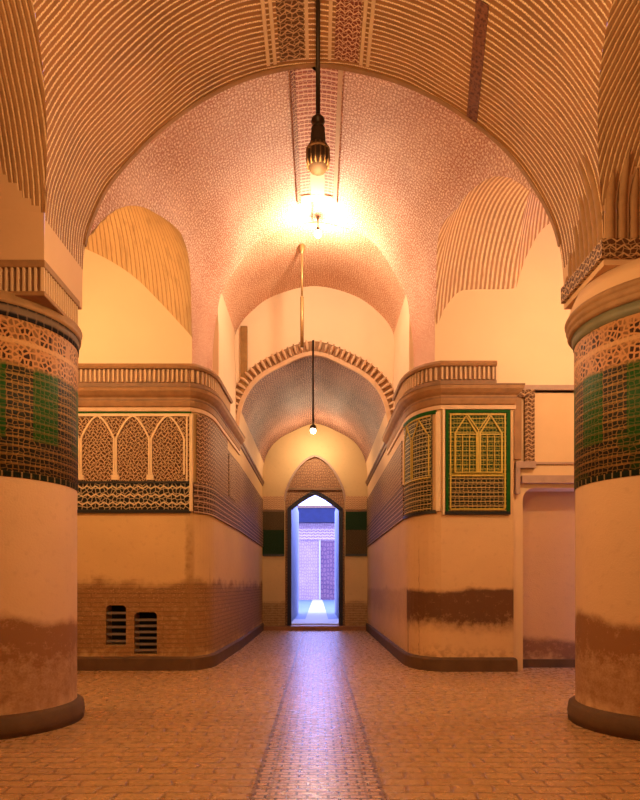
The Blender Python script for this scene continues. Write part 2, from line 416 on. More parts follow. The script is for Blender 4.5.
        if bevel:
            b = o.modifiers.new('b', 'BEVEL'); b.width = bevel; b.segments = 2; b.limit_method = 'ANGLE'
        return o

def struct(o): o['kind'] = 'structure'; return o
def thing(name, label, cat, loc, group=None):
    o = bpy.data.objects.new(name, None); C.objects.link(o); o.location = loc
    o.empty_display_size = 0.2; o['label'] = label; o['category'] = cat
    if group: o['group'] = group
    return o
def W(px, py, D): return ((px-318)/F*D, D, EYE+(585-py)/F*D)

def lin(a, b, n): return [a+(b-a)*i/n for i in range(n+1)]
def arr(a, b, step): n = max(1, int(round(abs(b-a)/step))); return lin(a, b, n)
def smooth_curve(pts, n):
    """centripetal-ish Catmull resampled to n+1 points by arc length"""
    P = [Vector(p) for p in pts]; P = [P[0]*2-P[1]] + P + [P[-1]*2-P[-2]]; out = []
    for i in range(1, len(P)-2):
        for k in range(16):
            t = k/16; a, b, c, d = P[i-1], P[i], P[i+1], P[i+2]
            out.append(0.5*((2*b)+(c-a)*t+(2*a-5*b+4*c-d)*t*t+(3*b-a-3*c+d)*t*t*t))
    out.append(P[-2]); L = [0]
    for i in range(1, len(out)): L.append(L[-1]+(out[i]-out[i-1]).length)
    res = []; j = 0
    for i in range(n+1):
        s = L[-1]*i/n
        while j < len(L)-2 and L[j+1] < s: j += 1
        t = (s-L[j])/max(1e-9, L[j+1]-L[j]); q = out[j].lerp(out[j+1], t); res.append((q.x, q.y))
    return res, L[-1]
def interp(xs, ys, x):
    if x <= xs[0]: return ys[0]
    if x >= xs[-1]: return ys[-1]
    lo, hi = 0, len(xs)-1
    while hi-lo > 1:
        m_ = (lo+hi)//2
        if xs[m_] <= x: lo = m_
        else: hi = m_
    return ys[lo]+(ys[hi]-ys[lo])*(x-xs[lo])/(xs[hi]-xs[lo])

# ------------------------------------------------------------------ vault profiles (x, z)
NP = 96
def prof(pts): 
    r, L = smooth_curve(pts, NP); 
    return r, L
Fp = [((x-318)/F*7.9, EYE+(585-y)/F*7.9) for x, y in
      [(82, 310), (82, 285), (83, 255), (88, 228), (104, 190), (130, 157), (160, 128), (200, 99), (250, 76), (312, 65),
       (372, 73), (422, 90), (470, 118), (510, 152), (538, 190), (555, 225), (562, 255), (564, 285), (564, 310)]]
FR, FL = prof(Fp)
def Aprof(hl, hr):
    l = [(-hl, 3.85), (-hl, 4.9), (-hl+.06, 5.5), (-hl*.93, 6.0), (-hl*.8, 6.5), (-1.35, 7.05), (-.75, 7.36), (-.05, 7.5)]
    r = [(.65, 7.36), (1.2, 7.05), (hr*.8, 6.5), (hr*.93, 6.0), (hr-.06, 5.5), (hr, 4.9), (hr, 3.85)]
    return prof([(x, z+EYE) for x, z in l+r])[0]
A0 = Aprof(3.02, 3.12); A1 = Aprof(2.18, 1.98)
YA0, YA1, YB1, YT1 = 7.9, 13.2, 16.0, 22.7
BR = prof([(x, z+EYE) for x, z in [(-2.05, 3.6), (-2.05, 5.2), (-2.05, 6.3), (-1.48, 7.0), (-.85, 7.32), (-.1, 7.47), (.65, 7.33), (1.3, 7.0),
      (1.88, 6.3), (1.88, 5.2), (1.88, 3.6)]])[0]
TR = prof([(x, z+EYE) for x, z in [(-1.97, 3.6), (-1.95, 4.1), (-1.82, 4.62), (-1.5, 5.08), (-.95, 5.42), (-.11, 5.72), (.73, 5.42), (1.28, 5.08),
      (1.6, 4.62), (1.73, 4.1), (1.75, 3.6)]])[0]

def top_of(P):       # height function of a profile, steep outside
    i0 = min(range(len(P)), key=lambda i: P[i][0]); i1 = max(range(len(P)), key=lambda i: P[i][0])
    # make x strictly increasing
    xs, zs = [], []
    for x, z in P:
        if not xs or x > xs[-1]+1e-5: xs.append(x); zs.append(z)
    def f(x):
        if x < xs[0]: return zs[0]-60*(xs[0]-x)
        if x > xs[-1]: return P[-1][1]-60*(x-xs[-1])
        return interp(xs, zs, x)
    return f
topF = top_of(FR)
def strict(P):       # tiny inward lean so the sides are single valued
    n = len(P); return [(x + (0.0015*i if i < n//2 else -0.0015*(n-1-i)), z) for i, (x, z) in enumerate(P)]
FR = strict(FR); A0 = strict(A0); A1 = strict(A1)
topF = top_of(FR); tA0 = top_of(A0); tA1 = top_of(A1)
def At(i, y):
    t = (y-YA0)/(YA1-YA0); return (A0[i][0]+(A1[i][0]-A0[i][0])*t, A0[i][1]+(A1[i][1]-A0[i][1])*t)
_cache = {}
def topA(x, y):
    k = round(y, 2)
    if k not in _cache: _cache[k] = top_of([At(i, y) for i in range(NP+1)])
    return _cache[k](x)

# pockets (side bays) as translation surfaces
def ell(t): return math.sqrt(max(0.0, 1-t*t))
WL = ([-6.3, -5.0, -4.24, -3.5, -2.94, -2.46, -2.2, -1.5], [6.2, 6.45, 6.25, 5.82, 5.28, 4.76, 4.5, 4.2])
WR = ([1.5, 2.2, 2.35, 2.62, 2.9, 3.66, 3.76, 3.95, 4.3, 5.0, 6.3], [4.5, 4.87, 5.15, 5.48, 5.54, 5.56, 5.75, 6.25, 6.75, 6.95, 6.6])
Y0M, Y1M = 7.95, 12.0
PYS = smooth_curve([(7.95, -1.3), (8.4, -.6), (9.0, .17), (9.5, .65), (10, .97), (10.6, 1.28), (11, 1.38), (11.5, 1.18), (11.85, .6), (12.0, 0.0)], 80)[0]
PYX = [p[0] for p in PYS]; PYZ = [p[1] for p in PYS]
WLS = smooth_curve(list(zip(*WL)), 120)[0]; WRS = smooth_curve(list(zip(*WR)), 160)[0]
WLX, WLZ, WRX, WRZ = [p[0] for p in WLS], [p[1] for p in WLS], [p[0] for p in WRS], [p[1] for p in WRS]
def pocket_mid(x, y):
    P = interp(PYX, PYZ, y)
    if x < 0: return EYE+interp(WLX, WLZ, x)+P
    return EYE+interp(WRX, WRZ, x)+P
def pocket_near(x, y):
    t = (y-4.8)/2.0; return EYE+3.96+1.25*ell(min(1, abs(t)))+0.10*(abs(x)-2.96)
def in_mid(p):    # >= 0 outside the pocket void
    return max(p[2]-pocket_mid(p[0], p[1]), Y0M-p[1], p[1]-Y1M, 1.6-abs(p[0]))
def in_near(p):
    return max(p[2]-pocket_near(p[0], p[1]), 2.8-p[1], p[1]-6.8, 1.6-abs(p[0]))

def ysteps(a, b, step, extra=()):
    s = set(arr(a, b, step)) | {e for e in extra}
    return sorted(s)
# near vault
b = MB()
b.grid(lambda i, y: (FR[i][0], y, FR[i][1]), range(NP+1), ysteps(-3.0, YA0, 0.07, (6.8, 2.8)), lambda i, y: (i*FL/NP, y), (in_near,))
for f_ in range(len(b.f)):
    if max(b.v[k][2] for k in b.f[f_]) < EYE+3.98: b.mi[f_] = 1
struct(b.build('ceiling', [M['near_vault'], M['plaster_pier']], smooth=True))
# nave vault
b = MB()
b.grid(lambda i, y: (At(i, y)[0], y, At(i, y)[1]), range(NP+1), ysteps(YA0, YA1, 0.06, (Y0M, Y1M)), lambda i, y: (i*0.11, y), (in_mid,))
struct(b.build('ceiling', [M['vault']], smooth=True))
# back vault: brick above the springing, plaster walls below
b = MB()
b.grid(lambda i, y: (BR[i][0], y, BR[i][1]), range(NP+1), arr(YA1, YB1, 0.2), lambda i, y: (i*0.10, y))
for f_ in range(len(b.f)):
    if sum(b.v[k][2] for k in b.f[f_])/4 < EYE+6.3: b.mi[f_] = 1
struct(b.build('ceiling', [M['vault_fine'], M['plaster_pale']], smooth=True))
# passage barrel: plain plaster haunch, brick above
b = MB()
b.grid(lambda i, y: (TR[i][0], y, TR[i][1]), range(NP+1), arr(YB1, YT1, 0.25), lambda i, y: (i*0.075, y))
for f_ in range(len(b.f)):
    if sum(b.v[k][2] for k in b.f[f_])/4 < EYE+4.35: b.mi[f_] = 1
struct(b.build('ceiling', [M['tunnel'], M['plaster']], smooth=True))
# side pockets
xsL = arr(-6.2, -1.6, 0.045); xsR = arr(1.6, 6.2, 0.045)
def ys_ell(c, h, n): return [c-h*math.cos(PI*k/n) for k in range(n+1)]
for xs, mt in ((xsL, 'pocket_left'), (xsR, 'pocket_right')):
    b = MB()
    b.grid(lambda x, y: (x, y, pocket_mid(x, y)), xs, [max(7.95, min(12.0, q)) for q in ys_ell(9.975, 2.025, 70)], lambda x, y: (x, y),
           (lambda p: p[2]-topA(p[0], p[1]),))
    struct(b.build('ceiling', M[mt], smooth=True))
for xs in (xsL, xsR):
    b = MB()
    b.grid(lambda x, y: (x, y, pocket_near(x, y)), xs, ys_ell(4.8, 2.0, 60), lambda x, y: (x, y), (lambda p: p[2]-topF(p[0]),))
    for f_ in range(len(b.f)):
        q = [b.v[k] for k in b.f[f_]]; zz = sum(p[2] for p in q)/len(q); xx = sum(abs(p[0]) for p in q)/len(q)
        if zz < EYE+3.98+min(.9, 1.0*max(0, xx-2.96)): b.mi[f_] = 1
    struct(b.build('ceiling', [M['near_pocket'], M['plaster_pier']], smooth=True))
# rings between vaults and the gable over the passage arch
def ring(Pa, Pb, y, name, m_, zlow=0):
    b = MB()
    for i in range(NP):
        a, c, d, e = Pa[i], Pa[i+1], Pb[i+1], Pb[i]
        pts = [(a[0], y, a[1]), (c[0], y, c[1]), (d[0], y, d[1]), (e[0], y, e[1])]
        b.poly(pts, [(p[0], p[2]) for p in pts], 1 if max(p[2] for p in pts) < zlow else 0)
    struct(b.build(name, m_))
ring(FR, A0, YA0, 'wall_back', M['near_vault'])
ring(A1, BR, YA1, 'wall_back', [M['vault_fine'], M['plaster_pale']], EYE+5.9)
ring(BR, TR, YB1, 'wall_back', M['plaster_pale'])

# ------------------------------------------------------------------ floor
b = MB(); b.poly([(-6.3, -3, 0), (6.3, -3, 0), (6.3, 22.72, 0), (-6.3, 22.72, 0)])
struct(b.build('floor', M['floor']))

# ------------------------------------------------------------------ outer walls of the bays, hidden behind columns
for sx, nm in ((-1, 'wall_left'), (1, 'wall_right')):
    b = MB(); x = 6.2*sx
    b.poly([(x, -3, 0), (x, 12, 0), (x, 12, 9.2), (x, -3, 9.2)])
    struct(b.build(nm, M['plaster']))
b = MB(); b.poly([(-6.2, -3, 0), (6.2, -3, 0), (6.2, -3, 9.2), (-6.2, -3, 9.2)]); struct(b.build('wall_front', M['plaster']))
# pier blocks over the columns (front, rear, underside)
for sx, nm in ((-1, 'wall_left'), (1, 'wall_right')):
    for (ya, yb) in ((6.8, 7.9), (1.7, 2.8)):
        b = MB(); xi = (-2.91 if sx < 0 else 3.035); xo = 6.2*sx; zb = 5.0
        b.poly([(xi, ya, zb), (xo, ya, zb), (xo, ya, EYE+4.35), (xi, ya, EYE+3.96)])
        b.poly([(xi, yb, zb), (xo, yb, zb), (xo, yb, 9.2 if yb > 5 else EYE+4.3), (xi, yb, 7.2 if yb > 5 else EYE+3.96)])
        b.poly([(xi, ya, zb), (xo, ya, zb), (xo, yb, zb), (xi, yb, zb)])
        struct(b.build(nm, M['plaster_pier']))
# near end of the bays behind the camera
for sx, nm in ((-1, 'wall_left'), (1, 'wall_right')):
    b = MB(); b.poly([(2.95*sx, 1.7, 0), (6.2*sx, 1.7, 0), (6.2*sx, 1.7, 9.2), (2.95*sx, 1.7, 9.2)])
    b.poly([(2.95*sx, -3, 0), (2.95*sx, 1.7, 0), (2.95*sx, 1.7, 5.1), (2.95*sx, -3, 5.1)])
    struct(b.build(nm, M['plaster']))

# ------------------------------------------------------------------ middle walls (upper), facing the camera at Y = 12
ZC = 5.2
b = MB(); b.poly([(-6.2, 12, ZC), (-2.36, 12, ZC), (-2.36, 12, 9.0), (-6.2, 12, 9.0)])
b.poly([(-2.375, 12, ZC), (-2.18, 13.2, ZC), (-2.18, 13.2, 5.5), (-2.375, 12, 5.5)])
struct(b.build('wall_left', M['plaster_pale']))
b = MB(); b.poly([(6.2, 12, ZC), (2.19, 12, ZC), (2.19, 12, 9.0), (6.2, 12, 9.0)])
struct(b.build('wall_right', M['plaster_pale']))

# lower piers
def arc_path(p0, p1, p2, n=8):
    out = []
    for k in range(n+1):
        t = k/n; out.append(tuple((1-t)**2*a+2*t*(1-t)*c+t*t*d for a, c, d in zip(p0, p1, p2)))
    return out
LP = [(-6.2, 12.0), (-2.50, 12.0)] + arc_path((-2.40, 12.0), (-2.12, 12.1), (-2.07, 12.75)) + [(-1.98, 16.0), (-1.97, 22.7)]
RP = [(1.75, 22.7), (1.76, 16.0)] + arc_path((1.77, 12.95), (1.80, 12.05), (2.28, 11.85)) + [(2.40, 11.85), (3.62, 11.85), (3.62, 12.0)]
def plan_wall(path, z0, z1, name, m_, holes=()):
    b = MB(); L = 0
    for (a, c) in zip(path[:-1], path[1:]):
        l = math.dist(a, c)
        us = {0.0, 1.0}; zs = {z0, z1}
        hs = [h for h in holes if abs(a[1]-c[1]) < 1e-6 and h[0] > min(a[0], c[0]) and h[1] < max(a[0], c[0])]
        for h in hs: us |= {(h[0]-a[0])/(c[0]-a[0]), (h[1]-a[0])/(c[0]-a[0])}; zs |= {h[2], h[3]}
        us = sorted(us); zs = sorted(zs)
        for u0, u1 in zip(us[:-1], us[1:]):
            for v0, v1 in zip(zs[:-1], zs[1:]):
                xm = a[0]+(c[0]-a[0])*(u0+u1)/2; zm = (v0+v1)/2
                if any(h[0] < xm < h[1] and h[2] < zm < h[3] for h in hs): continue
                q = lambda u, z: (a[0]+(c[0]-a[0])*u, a[1]+(c[1]-a[1])*u, z)
                b.poly([q(u0, v0), q(u1, v0), q(u1, v1), q(u0, v1)], [(L+l*u0, v0), (L+l*u1, v0), (L+l*u1, v1), (L+l*u0, v1)])
        L += l
    return b, name, m_
V1 = (-3.98, -3.60, 0.47, 1.22); V2 = (-3.45, -3.02, 0.30, 1.09)
b, nm, m_ = plan_wall(LP, 0, 5.25, 'wall_left', M['pier_left'], (V1, V2))
for h in (V1, V2):      # window reveals
    x0, x1, z0, z1 = h
    b.poly([(x0, 12, z0), (x0, 12.4, z0), (x0, 12.4, z1), (x0, 12, z1)]); b.poly([(x1, 12, z0), (x1, 12.4, z0), (x1, 12.4, z1), (x1, 12, z1)])
    b.poly([(x0, 12, z0), (x1, 12, z0), (x1, 12.4, z0), (x0, 12.4, z0)]); b.poly([(x0, 12, z1), (x1, 12, z1), (x1, 12.4, z1), (x0, 12.4, z1)])
struct(b.build(nm, m_))
b, nm, m_ = plan_wall(RP, 0, 5.25, 'wall_right', M['pier_right'])
struct(b.build(nm, m_))
# right recess wall with niche
NZ = 3.42; NX = 3.84
b = MB()
fil = [(NX, 0), (NX, NZ-.22)] + [(NX+.22-.22*math.cos(PI/2*k/6), NZ-.22+.22*math.sin(PI/2*k/6)) for k in range(1, 7)] + [(6.2, NZ)]
out = [(3.60, 0), (3.60, 5.25), (6.2, 5.25)]
pts = [(x, 12.0, z) for x, z in fil] + [(6.2, 12.0, 5.25), (3.60, 12.0, 5.25), (3.60, 12.0, 0)]
b.poly(pts, [(p[0], p[2]) for p in pts])
for a, c in zip(fil[:-1], fil[1:]):
    b.poly([(a[0], 12, a[1]), (c[0], 12, c[1]), (c[0], 12.45, c[1]), (a[0], 12.45, a[1])])
struct(b.build('wall_right', M['plaster']))
b = MB(); b.poly([(NX-.05, 12.45, 0), (6.2, 12.45, 0), (6.2, 12.45, 3.6), (NX-.05, 12.45, 3.6)])
struct(b.build('wall_right', M['niche']))
b = MB(); b.box(NX, 6.2, 12.38, 12.45, 0, 0.16); struct(b.build('baseboard_right', M['skirt']))

# skirtings
sk = [(0.0, 0.0), (0.06, 0.0), (0.055, 0.22), (0.03, 0.25), (0.0, 0.26)]
b = MB(); b.sweep(sk, LP); struct(b.build('baseboard_left', M['skirt']))
b = MB(); b.sweep(sk, RP); struct(b.build('baseboard_right', M['skirt']))

# ------------------------------------------------------------------ end wall with the doorway
DX0, DX1 = -1.09, 0.88; BX0, BX1 = -1.17, 0.95
def pointed(x0, x1, zs, zt, n=12, flat=0.0, pw=0.9):
    """left springing -> apex -> right springing"""
    xm = (x0+x1)/2; h = (x1-x0)/2; out = []
    for k in range(n+1):
        t = k/n; x = x0+h*t
        z = zs+(zt-zs)*((1-flat)*math.sin(t*PI/2)**pw*(1-.18*t**3)+.18*(1-flat)*t**3 + flat*t)
        out.append((x, z))
    return out + [(x0+x1-x, z) for x, z in reversed(out[:-1])]
blind = [(BX0, 0.15)] + pointed(BX0, BX1, EYE+2.95, EYE+4.54, 14, 0.12, 0.62) + [(BX1, 0.15)]
dooro = [(DX0, 0.15)] + pointed(DX0, DX1, EYE+2.72, EYE+3.36, 14, 0.55) + [(DX1, 0.15)]
b = MB(); Y = YT1
pts = [(-2.2, 0), (-2.2, 7.6), (2.0, 7.6), (2.0, 0), (BX1, 0)] + list(reversed(blind)) + [(BX0, 0)]
b.poly([(x, Y, z) for x, z in pts], [(x+6, z) for x, z in pts])
for a, c in zip(blind[:-1], blind[1:]):
    b.poly([(a[0], Y, a[1]), (c[0], Y, c[1]), (c[0], Y+.15, c[1]), (a[0], Y+.15, a[1])])
M['end_plaster'] = stained('end_wall_plaster', 0.15, 0.95, (0.26, 0.13, 0.045), (0.62, 0.42, 0.20), 0.6, soft=0.3, seed=31.0)
struct(b.build('wall_back', M['end_plaster']))
b = MB()
pts = [(-1.4, 0), (-1.4, 6.4), (1.2, 6.4), (1.2, 0), (DX1, 0)] + list(reversed(dooro)) + [(DX0, 0)]
b.poly([(x, Y+.15, z) for x, z in pts], [(x, z) for x, z in pts])
for a, c in zip(dooro[:-1], dooro[1:]):
    b.poly([(a[0], Y+.15, a[1]), (c[0], Y+.15, c[1]), (c[0], Y+.7, c[1]), (a[0], Y+.7, a[1])])
struct(b.build('wall_back', M['tympanum']))
# archivolt line round the blind arch, door frame, lintel line
def arch_bar(b, curve, y0, y1, wid, mi=0):
    C2 = []
    for i, (x, z) in enumerate(curve):
        a = Vector(curve[max(i-1, 0)]); c = Vector(curve[min(i+1, len(curve)-1)]); d = (c-a).normalized()
        C2.append((x-d.y*wid, z+d.x*wid))
    for i in range(len(curve)-1):
        p, q, r, s = curve[i], curve[i+1], C2[i+1], C2[i]
        for y in (y0, y1): b.poly([(p[0], y, p[1]), (q[0], y, q[1]), (r[0], y, r[1]), (s[0], y, s[1])], None, mi)
        b.poly([(p[0], y0, p[1]), (q[0], y0, q[1]), (q[0], y1, q[1]), (p[0], y1, p[1])], None, mi)
        b.poly([(s[0], y0, s[1]), (r[0], y0, r[1]), (r[0], y1, r[1]), (s[0], y1, s[1])], None, mi)
b = MB(); arch_bar(b, pointed(BX0, BX1, EYE+2.95, EYE+4.54, 14, 0.12, 0.62), Y-.05, Y+.02, .07); struct(b.build('trim_1', M['mauve']))
b = MB(); b.box(BX0+.02, BX1-.02, Y+.08, Y+.16, EYE+3.38, EYE+3.46); struct(b.build('trim_2', M['moulding_dark']))
b = MB(); arch_bar(b, dooro, Y+.04, Y+.24, -.14)
dr = struct(b.build('door_1', M['door_frame']))
b = MB(); b.box(-1.99, 1.77, Y-.22, Y+.8, 0, 0.15); struct(b.build('floor', M['sill']))
# tile dado either side of the door
def panel(name, x0, x1, z0, z1, y, th, m_, **k):
    b = MB(); b.box(x0, x1, y-th, y, z0, z1); return b.build(name, m_, **k)
for (x0, x1, side, lab) in ((-1.96, BX0-.02, 'left', 'green and olive tile dado on the end wall left of the bright doorway'),
                            (BX1+.02, 1.74, 'right', 'brown tile dado on the end wall right of the bright doorway')):
    t = thing('tile_dado', lab, 'tile panel', ((x0+x1)/2, Y, 2.65), 'tile dados beside the doorway')
    hi, lo = ('end_brown', 'end_green') if side == 'left' else ('end_green', 'end_brown')
    panel('upper_register', x0, x1, 3.55, 4.2, Y-.002, .03, M['end_brown' if side == 'left' else 'end_green'], parent=t, origin=(x0, Y, 3.55))
    panel('lower_register', x0, x1, 2.70, 3.55, Y-.002, .03, M['end_green' if side == 'left' else 'end_brown'], parent=t, origin=(x0, Y, 2.7))
    panel('border', x0, x1, 2.62, 2.70, Y-.002, .035, M['black_tile'], parent=t, origin=(x0, Y, 2.62))
    panel('border', x0, x1, 4.2, 4.25, Y-.002, .035, M['moulding_dark'], parent=t, origin=(x0, Y, 4.2))
    struct(panel('trim_3', x0, x1, 4.27, 4.74, Y-.002, .05, M['end_frieze']))

# ------------------------------------------------------------------ courtyard beyond the door
b = MB(); b.poly([(-14, 23.5, .15), (14, 23.5, .15), (14, 62, .15), (-14, 62, .15)]); struct(b.build('floor', M['court_floor']))
b = MB(); b.box(-.52, .42, 23.5, 61.5, .15, .19); struct(b.build('floor', M['court_path']))
b = MB(); b.box(-1.30, 1.1, 23.4, 26.5, .14, .185); struct(b.build('floor', M['court_path']))
for x0, x1, nm in ((-1.9, -0.99, 'wall_left'), (0.86, 1.8, 'wall_right')):
    b = MB(); b.box(x0, x1, 23.4, 33, .15, 5.35); struct(b.build(nm, M['blue_plaster']))
YC = 62.0
cb = thing('courtyard_building', 'lavender brick building seen through the open pointed doorway', 'building', (0, YC, .15))
b = MB(); b.box(-12, 12, YC, YC+3, .15, 7.6); b.build('wall', M['court_brick'], cb, origin=(0, YC, .15))
b = MB(); b.box(-12, 12, YC-.12, YC-.01, 5.95, 7.15); b.build('frieze', M['court_frieze'], cb, origin=(0, YC, 5.95))
b = MB(); b.box(-12, 12, YC-.9, YC+2, 7.6, 8.95); b.build('eave', M['court_eave'], cb, origin=(0, YC, 7.6))
b = MB(); b.box(-12, 12, YC-1.0, YC+2, 8.95, 9.2); b.build('roof_edge', M['moulding_dark'], cb, origin=(0, YC, 8.95))
b = MB(); b.box(.25, 3.4, YC-.06, YC-.005, .2, 5.85); cd_ = b.build('door', M['court_dark'], cb, origin=(1, YC, .2))
b = MB(); b.box(.10, .25, YC-.12, YC-.005, .2, 5.95); b.build('door_jamb', M['court_path'], cd_, origin=(.2, YC, .2))

# ------------------------------------------------------------------ cornices on the piers
co = [(0, 4.93), (.03, 4.95), (.05, 5.02), (.05, 5.10), (.10, 5.14), (.15, 5.20), (.16, 5.26), (.10, 5.28), (0, 5.29), (-.45, 5.29)]
iL = LP.index((-1.98, 16.0)); iR = RP.index((1.76, 16.0))
co2 = [(0, 5.10), (.03, 5.12), (.04, 5.18), (.07, 5.21), (.07, 5.27), (0, 5.29), (-.1, 5.29)]
b = MB(); b.sweep(co, LP[:iL+1], cap=False); struct(b.build('trim_4', M['moulding'], smooth=False))
RP2 = RP
b = MB(); b.sweep(co, RP[iR:], cap=False); struct(b.build('trim_5', M['moulding']))
for pth in (LP[:iL+1], RP[iR:]):
    b = MB(); b.sweep([(.03, 5.045), (.058, 5.05), (.058, 5.075), (.03, 5.08)], pth); struct(b.build('trim_16', M['moulding_dark']))
    b = MB(); b.sweep([(.13, 5.262), (.166, 5.265), (.166, 5.288), (.13, 5.291)], pth); struct(b.build('trim_16', M['moulding_dark']))
b = MB(); b.sweep(co2, LP[iL:]); struct(b.build('trim_4', M['moulding_dark']))
b = MB(); b.sweep(co2, RP[:iR+1]); struct(b.build('trim_5', M['moulding_dark']))
b = MB(); b.sweep([(0, 4.84), (.035, 4.85), (.035, 4.92), (0, 4.93)], LP[:-1]); struct(b.build('trim_6', M['moulding_light']))
b = MB(); b.sweep([(0, 4.84), (.035, 4.85), (.035, 4.92), (0, 4.93)], RP[1:]); struct(b.build('trim_7', M['moulding_light']))
def resample(path, step):
    out = []; L = 0; nxt = step/2
    for a, c in zip(path[:-1], path[1:]):
        l = math.dist(a, c); d = ((c[0]-a[0])/l, (c[1]-a[1])/l)
        while nxt <= L+l:
            s = nxt-L; out.append(((a[0]+d[0]*s, a[1]+d[1]*s), d)); nxt += step
        L += l
    return out
def fluted(path, lab, nm, back=.12):
    p0 = path[0]
    t = thing(nm, lab, 'cornice', (path[len(path)//2][0], path[len(path)//2][1], 5.29))
    o = (path[len(path)//2][0], path[len(path)//2][1], 5.29)
    b = MB(); b.sweep([(-.25, 5.29), (.10, 5.29), (.10, 5.36), (.06, 5.38), (.06, 5.62), (-.25, 5.62)], path); bd = b.build('body', M['moulding_dark'], t, origin=o)
    b = MB(); b.sweep([(-.25, 5.62), (.13, 5.62), (.15, 5.66), (.13, 5.71), (-.25, 5.72)], path); b.build('top_rail', M['moulding'], t, origin=o)
    b = MB()
    for (q, d) in resample(path, .085):
        n = Vector((d[1], -d[0])); c = Vector(q)+n*.06; e = Vector(d)
        pr = [c-e*.024, c-e*.016+n*.035, c+e*.016+n*.035, c+e*.024]
        for a_, b_ in ((0, 1), (1, 2), (2, 3)):
            b.poly([(*pr[a_], 5.385), (*pr[b_], 5.385), (*pr[b_], 5.615), (*pr[a_], 5.615)])
        b.poly([(*p, 5.615) for p in pr]); b.poly([(*p, 5.385) for p in pr])
    b.build('flute', M['moulding_light'], bd, origin=o)
LPf = [(-6.15, 12.0), (-2.50, 12.0)] + arc_path((-2.40, 12.0), (-2.12, 12.1), (-2.07, 12.75)) + [(-2.03, 14.2)]
RPf = [(1.765, 14.0)] + arc_path((1.77, 12.95), (1.80, 12.05), (2.28, 11.85)) + [(2.40, 11.85), (3.28, 11.85)]
fluted(LPf, 'long fluted stucco cornice running over the pointed-arch panel on the left pier', 'fluted_cornice')
fluted(RPf, 'short fluted stucco cornice curving over the green panel on the right pier', 'fluted_cornice')

# string courses on the right recess wall
b = MB(); b.box(3.28, 6.2, 11.93, 12.0, 5.24, 5.33); struct(b.build('trim_8', M['mauve']))
b = MB(); b.box(4.05, 6.2, 11.96, 12.0, 3.86, 3.90); struct(b.build('trim_9', M['mauve']))
b = MB(); b.box(3.80, 6.2, 11.90, 12.0, 3.50, 3.64); struct(b.build('trim_10', M['mauve']))
b = MB(); b.box(3.68, 3.76, 11.90, 12.0, 3.3, 3.82); b.box(3.68, 4.05, 11.89, 12.0, 3.78, 3.9); struct(b.build('trim_11', M['mauve']))
# stepped brown frame
t = thing('stepped_frame', 'stepped brown brick frame standing right of the green tile panel', 'frame', (3.9, 12, 3.9))
b = MB(); b.box(3.86, 4.04, 11.93, 12.0, 3.90, 5.10); b.build('outer_strip', M['lattice'], t, origin=(3.9, 12, 3.9))
b = MB(); b.box(3.66, 3.80, 11.94, 12.0, 3.95, 5.10); b.build('inner_strip', M['moulding'], t, origin=(3.7, 12, 3.9))
b = MB(); b.box(3.62, 4.04, 11.91, 12.0, 5.10, 5.24); b.build('top_strip', M['lattice'], t, origin=(3.7, 12, 5.1))

# ------------------------------------------------------------------ tile panels
def strip(b, pts, wid, y0, y1, mi=0):
    """flat raised strip in the XZ plane along a polyline"""
    n = len(pts); off = []
    for i in range(n):
        a = Vector(pts[max(i-1, 0)]); c = Vector(pts[min(i+1, n-1)]); d = (c-a).normalized(); off.append(Vector((-d.y, d.x))*wid/2)
    for i in range(n-1):
        p, q = Vector(pts[i]), Vector(pts[i+1]); A = [p+off[i], q+off[i+1], q-off[i+1], p-off[i]]
        b.poly([(*[A[k].x][0:1], y0, A[k].y) for k in range(4)])
        b.poly([(A[0].x, y0, A[0].y), (A[1].x, y0, A[1].y), (A[1].x, y1, A[1].y), (A[0].x, y1, A[0].y)])
        b.poly([(A[3].x, y0, A[3].y), (A[2].x, y0, A[2].y), (A[2].x, y1, A[2].y), (A[3].x, y1, A[3].y)])
# left panel
zb, zm, zt = 2.98, 3.52, 4.80
YF = 12.0
t = thing('arch_tile_panel', 'wide brown tile panel with cream pointed arches over black script on the left pier', 'tile panel', (-4.2, YF, zb))
o0 = (-4.2, YF, zb)
panel('field', -6.1, -2.40, zm, zt, YF-.002, .03, M['panel_field'], parent=t, origin=o0)
panel('script_band', -6.1, -2.40, zb, zm, YF-.002, .035, M['text_band'], parent=t, origin=o0)
b = MB(); b.box(-6.1, -2.38, YF-.055, YF, zb-.03, zb+.03); b.box(-6.1, -2.38, YF-.055, YF, zm-.02, zm+.02); b.build('black_border', M['black_tile'], t, origin=o0)
b = MB(); b.box(-6.1, -2.37, YF-.05, YF, zt, zt+.035); b.build('green_border', M['green'], t, origin=o0)
b = MB(); b.box(-2.40, -2.345, YF-.06, YF, zb, zt); b.box(-6.1, -2.38, YF-.06, YF, zt-.05, zt); b.box(-2.465, -2.435, YF-.055, YF, zm, zt); b.build('cream_border', M['cream'], t, origin=o0)
aw = 0.655; xr = -2.48
for k in range(6):
    x1 = xr-aw*k; x0 = x1-aw
    if x0 < -6.1: break
    cv = [(x0+.02, 3.70)] + [(x0+.02, z) for z in lin(3.9, 4.33, 3)]
    P = pointed(x0+.02, x1-.02, 4.33, 4.76, 10, .25)
    b = MB(); strip(b, [(x0+.02, 3.66)] + P + [(x1-.02, 3.66)], .032, YF-.062, YF-.03); ar = b.build('arch', M['cream'], t, origin=(x0, YF, 3.6))
    b = MB(); b.box(x0-.07, x0+.07, YF-.06, YF-.03, 3.56, 3.66); b.box(x0-.045, x0+.045, YF-.06, YF-.03, 3.66, 3.71)
    b.build('arch_foot', M['cream'], ar, origin=(x0, YF, 3.56), bevel=.01)
